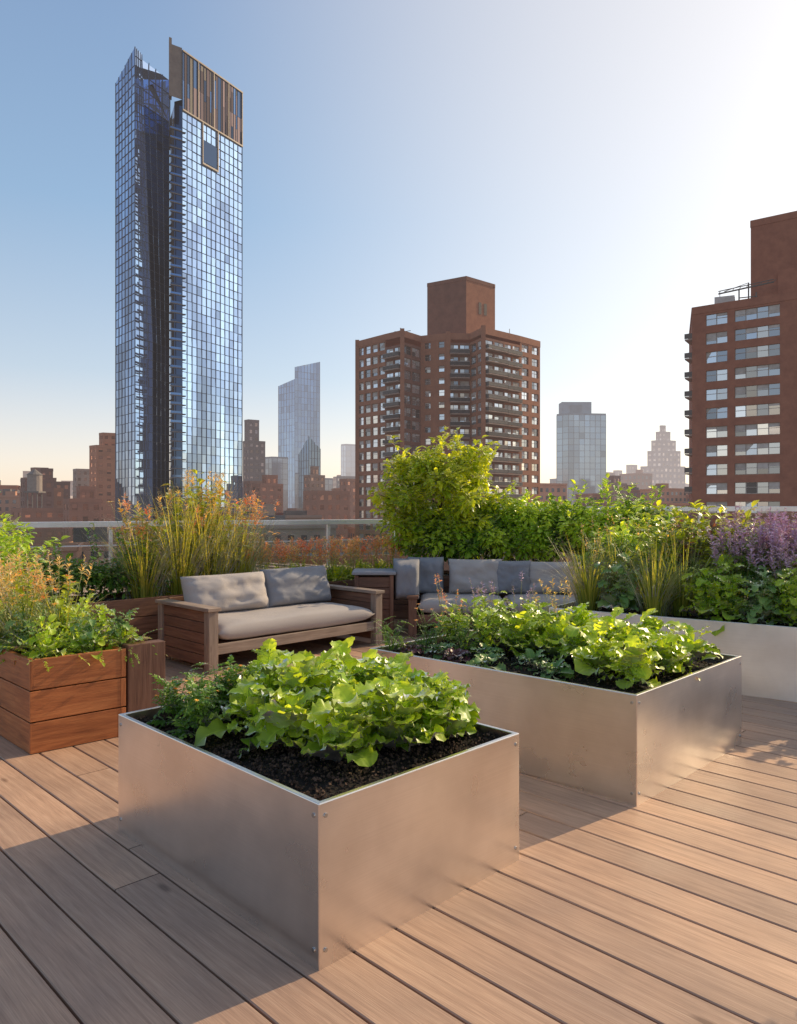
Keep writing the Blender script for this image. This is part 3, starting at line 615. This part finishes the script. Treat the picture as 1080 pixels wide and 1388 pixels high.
def winwall(m,p,q,z0,z1,ncol,fh,wi,gi,fi,wfrac=.6,hfrac=.52,rec=.35,split=2):
    n,d=nrm(p,q); dn=d.normalized(); nf=max(1,int(round((z1-z0)/fh))); fh=(z1-z0)/nf; P=Vector((*p,0)); cw=d.length/ncol; Z=Vector((0,0,1))
    for i in range(ncol):
        x0,x1=i*cw,(i+1)*cw; a,b=x0+cw*(1-wfrac)/2,x1-cw*(1-wfrac)/2
        m.quad(P+dn*x0+Z*z0,P+dn*a+Z*z0,P+dn*a+Z*z1,P+dn*x0+Z*z1,wi,.5); m.quad(P+dn*b+Z*z0,P+dn*x1+Z*z0,P+dn*x1+Z*z1,P+dn*b+Z*z1,wi,.5)
        for j in range(nf):
            za=z0+j*fh; zc=za+fh*(.8-hfrac); zd=zc+fh*hfrac; zb=za+fh; tn=random.uniform(.42,.58)
            m.quad(P+dn*a+Z*za,P+dn*b+Z*za,P+dn*b+Z*zc,P+dn*a+Z*zc,wi,tn); m.quad(P+dn*a+Z*zd,P+dn*b+Z*zd,P+dn*b+Z*zb,P+dn*a+Z*zb,wi,tn)
            I=-n*rec
            m.quad(P+dn*a+Z*zc,P+dn*b+Z*zc,P+dn*b+Z*zc+I,P+dn*a+Z*zc+I,fi,.8); m.quad(P+dn*a+Z*zd+I,P+dn*b+Z*zd+I,P+dn*b+Z*zd,P+dn*a+Z*zd,wi,.4)
            m.quad(P+dn*a+Z*zc+I,P+dn*a+Z*zd+I,P+dn*a+Z*zd,P+dn*a+Z*zc,wi,.4); m.quad(P+dn*b+Z*zc,P+dn*b+Z*zd,P+dn*b+Z*zd+I,P+dn*b+Z*zc+I,wi,.4)
            sw=(b-a)/split
            for k in range(split):
                w4=[random.uniform(-.05,.05) for _ in range(3)]; w4.append(w4[0]-w4[1]+w4[2]); e=.07
                xs=[a+k*sw+e,a+(k+1)*sw-e]*1; v=[(xs[0],zc+e),(xs[1],zc+e),(xs[1],zd-e),(xs[0],zd-e)]
                bl=random.random(); t_=random.random()
                m.quad(*[P+dn*v[r][0]+Z*v[r][1]+I+n*(.06+w4[r]) for r in range(4)],gi,t_)
                if bl<.4: hb=random.uniform(.2,.7)*(zd-zc); m.quad(P+dn*xs[0]+Z*(zd-hb)+I+n*.13,P+dn*xs[1]+Z*(zd-hb)+I+n*.13,P+dn*xs[1]+Z*(zd-e)+I+n*.13,P+dn*xs[0]+Z*(zd-e)+I+n*.13,fi,random.uniform(.3,1))
                m.obox(P+dn*xs[0]+Z*(zc+(zd-zc)*.55)+I+n*.14,dn*(xs[1]-xs[0]),n*.03,Z*.07,fi,.7,('b','k','l','r'))
            m.quad(P+dn*a+Z*zc+I,P+dn*b+Z*zc+I,P+dn*b+Z*zd+I,P+dn*a+Z*zd+I,fi,.6)
def balcony(m,p,q,z0,z1,fh,wi,gi,fi,si,ri,proj=1.5,ncol=3):
    winwall(m,p,q,z0,z1,ncol,fh,wi,gi,fi,.84,.68,.2,2)
    n,d=nrm(p,q); nf=max(1,int(round((z1-z0)/fh))); fh=(z1-z0)/nf; P=Vector((*p,0)); Z=Vector((0,0,1)); dn=d.normalized()
    for j in range(nf):
        z=z0+j*fh; o=P+dn*.3+Z*(z-.12)+n*.01; m.obox(o,d-dn*.6,n*proj,Z*.24,si,.5)
        m.obox(o+n*(proj-.1)+Z*.34,d-dn*.6,n*.06,Z*.75,ri,random.random()); m.obox(o+n*(proj-.12)+Z*1.1,d-dn*.6,n*.1,Z*.07,fi,.7)
        for k in range(2): m.obox(o+dn*(k*(d.length-.68))+n*.02+Z*.34,dn*.06,n*(proj-.14),Z*.85,ri,.5)
def roofcap(m,pts,z,mi,par=1.0,th=.4,pi=None):
    m.poly([(p[0],p[1],z-.2) for p in pts],mi,.3)
    for i in range(len(pts)):
        a=Vector((*pts[i],0)); b=Vector((*pts[(i+1)%len(pts)],0)); n,d=nrm(a,b)
        m.obox(a+Vector((0,0,z-.25))-n*th+n*.08,d,n*(th),Vector((0,0,par+.25)),pi if pi is not None else mi,.55)
def blank(m,p,q,z0,z1,mi,tn=.5): m.quad((*p,z0),(*q,z0),(*q,z1),(*p,z1),mi,tn)
# glass tower
m=MB(); A,B,C,D=(-119.1,314),(-105.7,299),(-101.0,306),(-97.6,317); E,F,Gp=(-92.1,300),(-88.0,303),(-70.1,334)
C2=(-104.2,302.4)
curtain(m,A,B,G0,70,6,3.7,0,1,.16,.05,.1,.75); curtain(m,A,B,70,187,6,3.7,0,1,.16,.05,.1,.75,(181,187))
curtain(m,B,C,G0,70,4,3.7,0,1,.16,.05,.3,.9); curtain(m,B,C,70,187,4,3.7,0,1,.16,.05,.25,.85,(187,186),B,C2)
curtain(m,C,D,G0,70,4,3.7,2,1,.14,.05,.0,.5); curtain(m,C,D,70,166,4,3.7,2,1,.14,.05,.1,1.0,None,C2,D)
curtain(m,C2,D,166,184,4,6,0,1,.3,.03,.5,.9,(185,184)); curtain(m,D,(-92.4,302),160,184,4,6,0,1,.3,.03,.4,.9,(184,181))
curtain(m,F,Gp,G0,164,13,3.7,0,1,.16,.06,.1,.9)
for j in range(60):
    z=G0+j*3.7
    if z>158: break
    m.obox((-97.4,316,z),(9.3,-13,0),(1.5,.6,0),(0,0,.45),3,.5); m.obox((-92.0,299.9,z),(4,3,0),(.4,-.5,0),(0,0,.42),3,.7); m.obox((-92.0,300.4,z+.5),(3.8,2.8,0),(.05,-.06,0),(0,0,.9),2,random.random())
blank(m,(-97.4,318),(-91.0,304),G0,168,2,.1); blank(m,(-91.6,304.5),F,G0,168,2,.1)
blank(m,E,F,168,189,5,.6); blank(m,F,Gp,164,188.2,2,.2)
n_,d_=nrm(F,Gp); dn=d_.normalized(); Fv=Vector((*F,0))
x=0
while x<d_.length-.4:
    wdt=random.choice([.7,1.0,1.5,2.0]); wdt=min(wdt,d_.length-x); z0_=164; 
    while z0_<188:
        hh=min(random.choice([6,9,12,24]),188-z0_); w4=[random.uniform(-.03,.03) for _ in range(3)]; w4.append(w4[0]-w4[1]+w4[2])
        v=[(x+.05,z0_),(x+wdt-.05,z0_),(x+wdt-.05,z0_+hh-.1),(x+.05,z0_+hh-.1)]
        m.quad(*[Fv+dn*v[r][0]+n_*(.25+w4[r])+Vector((0,0,v[r][1])) for r in range(4)],random.choice([2,4,4,4,6,2]),random.uniform(0,.9)); z0_+=hh
    m.obox(Fv+dn*(x-.06)+n_*.22+Vector((0,0,164)),dn*.12,n_*.2,(0,0,24),1,.5,('b','k')); x+=wdt
for z in (163.6,187.6): m.obox(Fv+n_*.2+Vector((0,0,z)),d_,n_*.45,(0,0,.6),5,.5)
for xx in (8.5,17.5,26.5,d_.length-.5): m.obox(Fv+dn*xx+n_*.2+Vector((0,0,164)),dn*.4,n_*.4,(0,0,23.8),5,.6)
for xx in (11,20): m.obox(Fv+dn*xx+n_*.2+Vector((0,0,147)),dn*.45,n_*.4,(0,0,16.5),5,.5)
m.obox(Fv+dn*11+n_*.2+Vector((0,0,146.2)),dn*9.4,n_*.4,(0,0,.7),5,.5); m.obox(Fv+dn*11.8+n_*.15+Vector((0,0,147.5)),dn*8,n_*.1,(0,0,9),2,.2)
m.obox((-92.3,299.8,168),(.9,.7,0),(-1,3,0),(0,0,23.5),5,.6)
blank(m,Gp,(-86,352),G0,188,2,.3); blank(m,(-118,352),A,G0,181,2,.3); m.poly([(*E,187.5),(*Gp,187.5),(-86,352,187.5),(-98,352,187.5)],3,.3); m.poly([(*A,176),(*C,176),(*D,166),(-98,352,166),(-118,352,176)],3,.3)
m.obox((-108,312,176),(6,2,0),(-3,8,0),(0,0,4),3,.2)
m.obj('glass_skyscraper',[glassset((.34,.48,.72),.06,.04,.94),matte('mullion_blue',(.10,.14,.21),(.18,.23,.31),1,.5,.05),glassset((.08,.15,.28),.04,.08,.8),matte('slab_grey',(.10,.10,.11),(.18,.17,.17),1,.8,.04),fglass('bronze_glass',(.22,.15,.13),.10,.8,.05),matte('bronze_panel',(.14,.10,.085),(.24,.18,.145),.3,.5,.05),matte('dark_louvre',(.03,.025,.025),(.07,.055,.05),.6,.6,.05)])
# apartment block centre
BR=matte('brown_brick',(.28,.11,.065),(.41,.175,.10),.6,.9,.05); BRd=matte('dark_brick',(.18,.078,.055),(.28,.125,.085),.5,.9,.05)
WG=fglass('window_glass',(.48,.49,.51),.08,.8,.04); WF=matte('window_frame',(.32,.27,.23),(.58,.51,.46),1,.7,.04); SL_=matte('balcony_slab',(.28,.19,.15),(.40,.28,.22),1,.8,.05); RL=matte('balcony_rail',(.05,.04,.04),(.13,.11,.10),1,.6,.05)
mats=[BR,WG,WF,SL_,RL,BRd]
m=MB(); pts=[(-10.5,190),(-3.2,182),(.9,178),(5.5,184),(12.1,181),(17.4,181.5),(19.9,175),(30,184),(36.1,190)]; H=43
fh=2.95
winwall(m,pts[0],pts[1],G0,H,4,fh,0,1,2,.82,.66,.4,1); balcony(m,pts[1],pts[2],G0,H-2,fh,5,1,2,3,4,1.3,2); winwall(m,pts[2],pts[3],G0,H-1.5,2,fh,5,1,2,.88,.70,.3,2)
winwall(m,pts[3],pts[4],G0,H,2,fh,0,1,2,.42,.5,.35,1); balcony(m,pts[4],pts[5],G0,H-1,fh,5,1,2,3,4,1.6,2); winwall(m,pts[5],pts[6],G0,H-1,2,fh,0,1,2,.84,.7,.3,1)
balcony(m,pts[6],(25.5,180),G0,H-1,fh,5,1,2,3,4,1.5,2); balcony(m,(25.5,180),pts[7],G0,H-1,fh,0,1,2,3,4,1.1,2); winwall(m,pts[7],pts[8],G0,H,2,fh,0,1,2,.66,.62,.35,2)
blank(m,pts[8],(37,216),G0,H,0); blank(m,(-10,216),pts[0],G0,H,0); roofcap(m,pts+[(37,216),(-10,216)],H,0,1.3)
for i in (0,2,4,6):
    a=Vector((*pts[i],0)); m.obox(a+Vector((-.5,-.45,G0)),(1,0,0),(0,.9,0),(0,0,H-G0+1.6),0,.5)
ph=[(7.4,192),(16.9,186),(25,193),(15.5,199)]
for i in range(4): blank(m,ph[i],ph[(i+1)%4],H-.3,59,5 if i!=1 else 0,.5)
roofcap(m,ph,59,5,.7,.5); 
nn,dd=nrm(ph[1],ph[2]); 
for xx in (4.5,6.5): m.obox(Vector((*ph[1],0))+dd.normalized()*xx+nn*.02+Vector((0,0,51)),dd.normalized()*1.0,nn*.05,(0,0,3),4,.2)
m.tube([(.5,183,H),(.5,183,H+3)],.12,6,4); m.obox((-1,183,H),(3,0,0),(0,3,0),(0,0,2.2),4,.6); m.tube([(.5,183,H+2),(3,184,H+2.6)],.08,5,4); m.obox((21,184,H),(4,0,0),(0,3,0),(0,0,2),5,.5); m.tube([(28,188,H),(28,188,H+4)],.08,5,4)
m.obj('brick_apartment_building',mats)
# right brick building
RB=matte('red_brick',(.28,.097,.058),(.41,.155,.09),.8,.9,.03); m=MB(); p0=(45.7,116); p1=(57.3,107); p2=(76,92.5); H=32; fh=2.9
def lerp(a,b,t_): return (a[0]+(b[0]-a[0])*t_,a[1]+(b[1]-a[1])*t_)
q=lambda s: lerp(p0,p2,s/38.4)
segs=[(0,1.9,None),(1.9,5.3,(1,.92,2)),(5.3,6.0,None),(6.0,12.6,(1,.94,4)),(12.6,14.9,None),(14.9,19,(1,.9,3)),(19,21,None),(21,27,(1,.94,3)),(27,29,None),(29,33,(1,.9,2)),(33,38.4,None)]
for a,b,k in segs:
    if k is None: blank(m,q(a),q(b),G0,H,0)
    else: winwall(m,q(a),q(b),G0,H,k[0],fh,0,1,2,k[1],.6,.3,k[2])
blank(m,(53,136),p0,G0,H,0); roofcap(m,[p0,p2,(80,110),(53,136)],H,0,.9)
for j in range(30):
    z=G0+1+j*3.0; 
    m.obox((45.0,117.2,z),(1.2,-.9,0),(2,3,0),(0,0,.2),3,.5); m.obox((44.95,117.2,z+.25),(1.2,-.9,0),(.05,.06,0),(0,0,.8),4,.5)
b0,b1=(55.9,118.3),(76,103); 
blank(m,b0,b1,H-.3,46.5,0); blank(m,(62,127),b0,H-.3,46.5,0); roofcap(m,[b0,b1,(80,112),(62,127)],46.5,0,.8)
m.obox((58.8,115.5,H),(16,-12,0),(.6,.8,0),(0,0,6.5),0,.65)
m.obox((49.6,117,H),(2.6,-1.2,0),(1,2,0),(0,0,2.8),2,.9)
# small roof davit crane
for (x_,y_,h_) in ((53,116,3.6),(54.2,115.4,4.6),(55.2,115,3.0)): m.tube([(x_,y_,H),(x_,y_,H+h_)],.12,6,4)
m.tube([(50.2,117,H+3.3),(57.4,114,H+4.3)],.12,6,4); m.tube([(50.2,117,H+3.7),(57.4,114,H+4.7)],.07,6,4); m.tube([(53,116,H+2.4),(55.4,115,H+2.4)],.09,5,4)
for s_ in range(9): f_=s_/8; m.tube([(50.2+7.2*f_,117-3*f_,H+3.3+f_),(50.5+7.2*f_,116.9-3*f_,H+3.7+f_)],.05,4,4)
m.tube([(54.2,115.4,H+4.6),(51,116.7,H+3.6)],.05,5,4); m.tube([(50.4,116.9,H+3.3),(50.4,116.9,H+1.8)],.05,5,4)
m.obj('red_brick_apartment_building',[RB,WG,WF,SL_,RL,BRd])
def block(name,fp,tiers,mats,fh=4,ncol=6,style='curtain',fac=(0,1)):
    m=MB()
    for (s,z0,z1) in tiers:
        cx=sum(p[0] for p in fp)/4; cy=sum(p[1] for p in fp)/4
        pp=[(s[1]+(p[0]-cx)*s[0]+cx,(p[1]-cy)*s[0]+cy) for p in fp]
        for i in range(4):
            a,b=pp[i],pp[(i+1)%4]; n,d=nrm(a,b); mid=Vector(((a[0]+b[0])/2,(a[1]+b[1])/2,0))
            nc=max(2,int(round(d.length/ (fh*.9))))
            if n.dot(mid)<0:
                if style=='curtain': curtain(m,a,b,max(z0,-12),z1,nc,fh,0,1,.2*fh/4,.03*fh/4,.3,.8)
                else: winwall(m,a,b,max(z0,-12),z1,nc,fh,1,0,2,.5,.5,.3,1)
                if z0<-12: blank(m,a,b,z0,-12,1)
            else: blank(m,a,b,z0,z1,1)
        roofcap(m,pp,z1,1,fh*.25,fh*.12)
    return m
def hm(c,h): return [fglass('hazy_glass',c,.15,.7,h),matte('hazy_frame',tuple(x*.6 for x in c),tuple(x*.9 for x in c),.2,.8,h),matte('hazy_trim',tuple(x*.8 for x in c),tuple(min(1,x*1.1) for x in c),.2,.8,h)]  # distant facades, air haze painted in as emission by factor h
m=block('x',[(107.4,506),(114,500),(140,503),(134,520)],[((1,0),G0,65)],None,4,6); m.obox((110.5,504,65),(20,0,0),(0,10,0),(0,0,9),2,.2); m.obox((116,503.5,65),(8,0,0),(0,.5,0),(0,0,7),1,.2)
m.obj('office_tower',hm((.26,.36,.45),.22))
m=MB(); a,b,c=(-113.7,706),(-96,690),(-74.5,706)
curtain(m,a,b,G0,122,6,6,0,1,.25,.08,.4,.7,(118,122)); curtain(m,b,c,G0,141,8,6,0,1,.25,.08,.2,.6,(133,141))
blank(m,(-98,740),a,G0,118,1); blank(m,c,(-80,740),G0,120,1); m.quad((*b,122),(*b,133),(-95,725,118),(-95,725,110),1,.4)
m.quad((*b,133),(*c,141),(-80,740,105),(-98,740,100),0,.9); m.quad((*a,118),(*b,122),(-98,740,100),(-113,738,100),0,.7)
m.obj('crystalline_skyscraper',hm((.20,.36,.58),.24))
m=MB(); curtain(m,(-69.8,522),(-62,515),G0,50,4,5,0,1,.3,.05,.2,.7,(40,52)); curtain(m,(-62,515),(-55,524),G0,52,4,5,0,1,.3,.05,.2,.7,(52,44)); blank(m,(-62,540),(-69.8,522),G0,40,1); blank(m,(-55,524),(-62,540),G0,40,1); m.obj('glass_office_building',hm((.12,.20,.31),.14))
def simple(name,u0x,u1x,y,z,col,h,fh=4,style='win',tiers=None,skew=5):
    fp=[(u0x,y+skew),(u0x+(u1x-u0x)*.35,y),(u1x,y+skew*1.2),(u1x-(u1x-u0x)*.35,y+abs(u1x-u0x)*.8+skew)]
    m=block(name,fp,tiers or [((1,0),G0,z)],None,fh,5,style); return m.obj(name,hm(col,h))
simple('brick_tower',-168,-151,400,36,(.56,.23,.13),.08,4,'win',[((1,0),G0,35),((.55,1),35,42)])
simple('dark_tower',-95,-81.5,450,40,(.20,.16,.17),.12,4,'win',[((1,0),G0,42),((.66,-1.5),42,55)])
simple('slab_tower',-62,-46,800,70,(.35,.45,.58),.45,6,'curtain')
simple('office_block',-101,-84,560,40,(.20,.25,.32),.2,4,'curtain'); simple('glass_office_building',-84,-72,600,30,(.18,.26,.36),.2,4,'curtain')
simple('office_block',-52,-34,620,28,(.30,.27,.27),.2,4,'win'); simple('office_block',-64,-50,560,24,(.24,.28,.34),.2,4,'curtain')
simple('brick_block',-39,-20,300,8,(.38,.17,.11),.08,4,'win')
simple('stepped_art_deco_tower',296,352,900,52,(.50,.45,.45),.42,7,'win',[((1,0),G0,52),((.74,2),52,71),((.55,2),71,84),((.33,2),84,95),((.14,2),95,103)],12)
simple('slim_tower',278,292,905,54,(.5,.46,.45),.5,6,'win'); simple('slim_tower',165,176,600,30,(.4,.3,.3),.35,5,'win'); simple('slim_tower',255,266,880,46,(.4,.4,.42),.5,6,'win')
simple('slim_tower',109,118,620,36,(.35,.25,.22),.3,5,'win')
m=MB(); m.tube([(-122,250,7.5),(-122,250,13.0)],2.3,14,0,.5); m.tube([(-122,250,13.0),(-122,250,15)],[2.6,.1],14,1,.5)
for dx,dy in ((-1.6,-1.6),(1.6,-1.6),(1.6,1.6),(-1.6,1.6)): m.tube([(-122+dx,250+dy,-2),(-122+dx,250+dy,7.5)],.22,5,1,.3)
m.obox((-124.5,247.5,7.0),(5,0,0),(0,5,0),(0,0,.5),1,.4); m.obj('water_tower',[matte('tank_wood',(.2,.16,.14),(.3,.25,.22),1,.9,.08),matte('tank_steel',(.1,.09,.09),(.16,.14,.13),1,.7,.08)])
for (xa,xb,yy,zz_,cc_,ti) in ((-130,-112,245,1,(.40,.16,.10),None),(-150,-133,290,9,(.46,.19,.11),None),(-122,-104,330,7,(.32,.12,.08),((.5,3),14)),(-200,-176,390,12,(.44,.21,.14),None),(-165,-148,330,13,(.28,.13,.10),((.4,-3),19)),
      (-108,-96,235,4,(.36,.14,.09),((.5,1),8)),(-142,-130,275,12,(.24,.11,.09),None),(-185,-168,360,16,(.34,.17,.12),((.5,0),21)),(-190,-178,430,24,(.38,.28,.24),None),(-225,-205,440,18,(.46,.20,.13),((.5,0),25)),(-66,-52,330,12,(.42,.18,.12),((.5,1),16)),(-80,-68,380,15,(.28,.14,.11),None),(-54,-42,420,20,(.36,.22,.17),((.4,0),25)),(-32,-20,400,17,(.42,.20,.14),None),(50,62,330,10,(.40,.2,.14),None),(130,146,470,17,(.36,.24,.2),((.5,0),22)),(78,92,420,14,(.4,.2,.14),None)):
    simple('brick_block',xa,xb,yy,zz_,cc_,.05+.0001*yy,3.6,'win',None if ti is None else [((1,0),G0,zz_),(ti[0],zz_,ti[1])])
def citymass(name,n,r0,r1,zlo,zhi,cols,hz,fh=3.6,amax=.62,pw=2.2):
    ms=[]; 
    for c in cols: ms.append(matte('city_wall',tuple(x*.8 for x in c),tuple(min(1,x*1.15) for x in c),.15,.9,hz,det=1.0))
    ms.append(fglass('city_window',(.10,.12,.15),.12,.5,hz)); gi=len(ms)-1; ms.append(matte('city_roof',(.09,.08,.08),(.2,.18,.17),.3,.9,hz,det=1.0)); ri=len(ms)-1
    m=MB()
    for _ in range(n):
        th=random.uniform(-amax,amax); r=math.sqrt(random.uniform(r0*r0,r1*r1)); cx,cy=r*math.sin(th),r*math.cos(th)
        if cx>36 and cy<150: continue
        wx,wy=random.uniform(10,26)*(1+r/2500),random.uniform(12,24)*(1+r/2500); z=zlo+(zhi-zlo)*random.random()**pw
        rot=random.choice([.35,.35,.35,.5,.2]); ca,sa=math.cos(rot),math.sin(rot); ax=Vector((ca*wx,sa*wx,0)); ay=Vector((-sa*wy,ca*wy,0)); o=Vector((cx,cy,G0))
        ci=random.randrange(len(cols)); tn=random.random(); Z=Vector((0,0,1)); zb=max(G0,z-34)
        m.obox(o,ax,ay,Z*(z-G0),ci,tn,('b','t')); P_=o+Z*(z-G0); m.quad(P_-Z*.6,P_+ax-Z*.6,P_+ax+ay-Z*.6,P_+ay-Z*.6,ri,random.random())
        for (p,d,n_) in ((o,ax,Vector((sa,-ca,0))),(o+ax,ay,Vector((ca,sa,0))),(o+ay,-ay,Vector((-ca,-sa,0)))):
            if n_.dot(o)>0: continue
            dl=d.length; dn=d/dl; nc=max(3,int(dl/(fh*.85))); cw=dl/nc; nf=int((z-zb)/fh)
            for j in range(nf):
                for i in range(nc):
                    q0=p+dn*(i*cw+cw*.28)+n_*.06; q0=Vector((q0.x,q0.y,z-1.6-(j+1)*fh+fh*.35)); m.quad(q0,q0+dn*cw*.46,q0+dn*cw*.46+Z*fh*.5,q0+Z*fh*.5,gi,random.random())
            m.obox(Vector((p.x,p.y,z-.55))+n_*.02,d,n_*.35,Z*.9,ci,min(1,tn+.3))
        for _k in range(random.choice([0,1,2,3])):
            s=random.uniform(.12,.3); m.obox(P_+ax*random.uniform(.1,.6)+ay*random.uniform(.1,.6),ax*s,ay*s,Z*random.uniform(1.5,4.5),random.choice([ci,ri]),random.random())
    return m.obj(name,ms)
br=[(.42,.165,.095),(.36,.135,.085),(.46,.23,.15),(.22,.11,.09),(.34,.27,.22)]
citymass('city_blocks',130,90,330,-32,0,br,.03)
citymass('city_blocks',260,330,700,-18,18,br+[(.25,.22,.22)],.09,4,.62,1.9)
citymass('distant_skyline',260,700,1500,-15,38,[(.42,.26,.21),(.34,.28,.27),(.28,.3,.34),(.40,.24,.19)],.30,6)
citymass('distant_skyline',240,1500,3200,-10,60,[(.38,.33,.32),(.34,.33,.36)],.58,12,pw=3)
m=MB(); m.quad((-9000,-9000,G0),(9000,-9000,G0),(9000,14000,G0),(-9000,14000,G0),0,.5); m.obj('ground',[matte('asphalt',(.04,.04,.04),(.07,.065,.06),.02,.95,.05)])
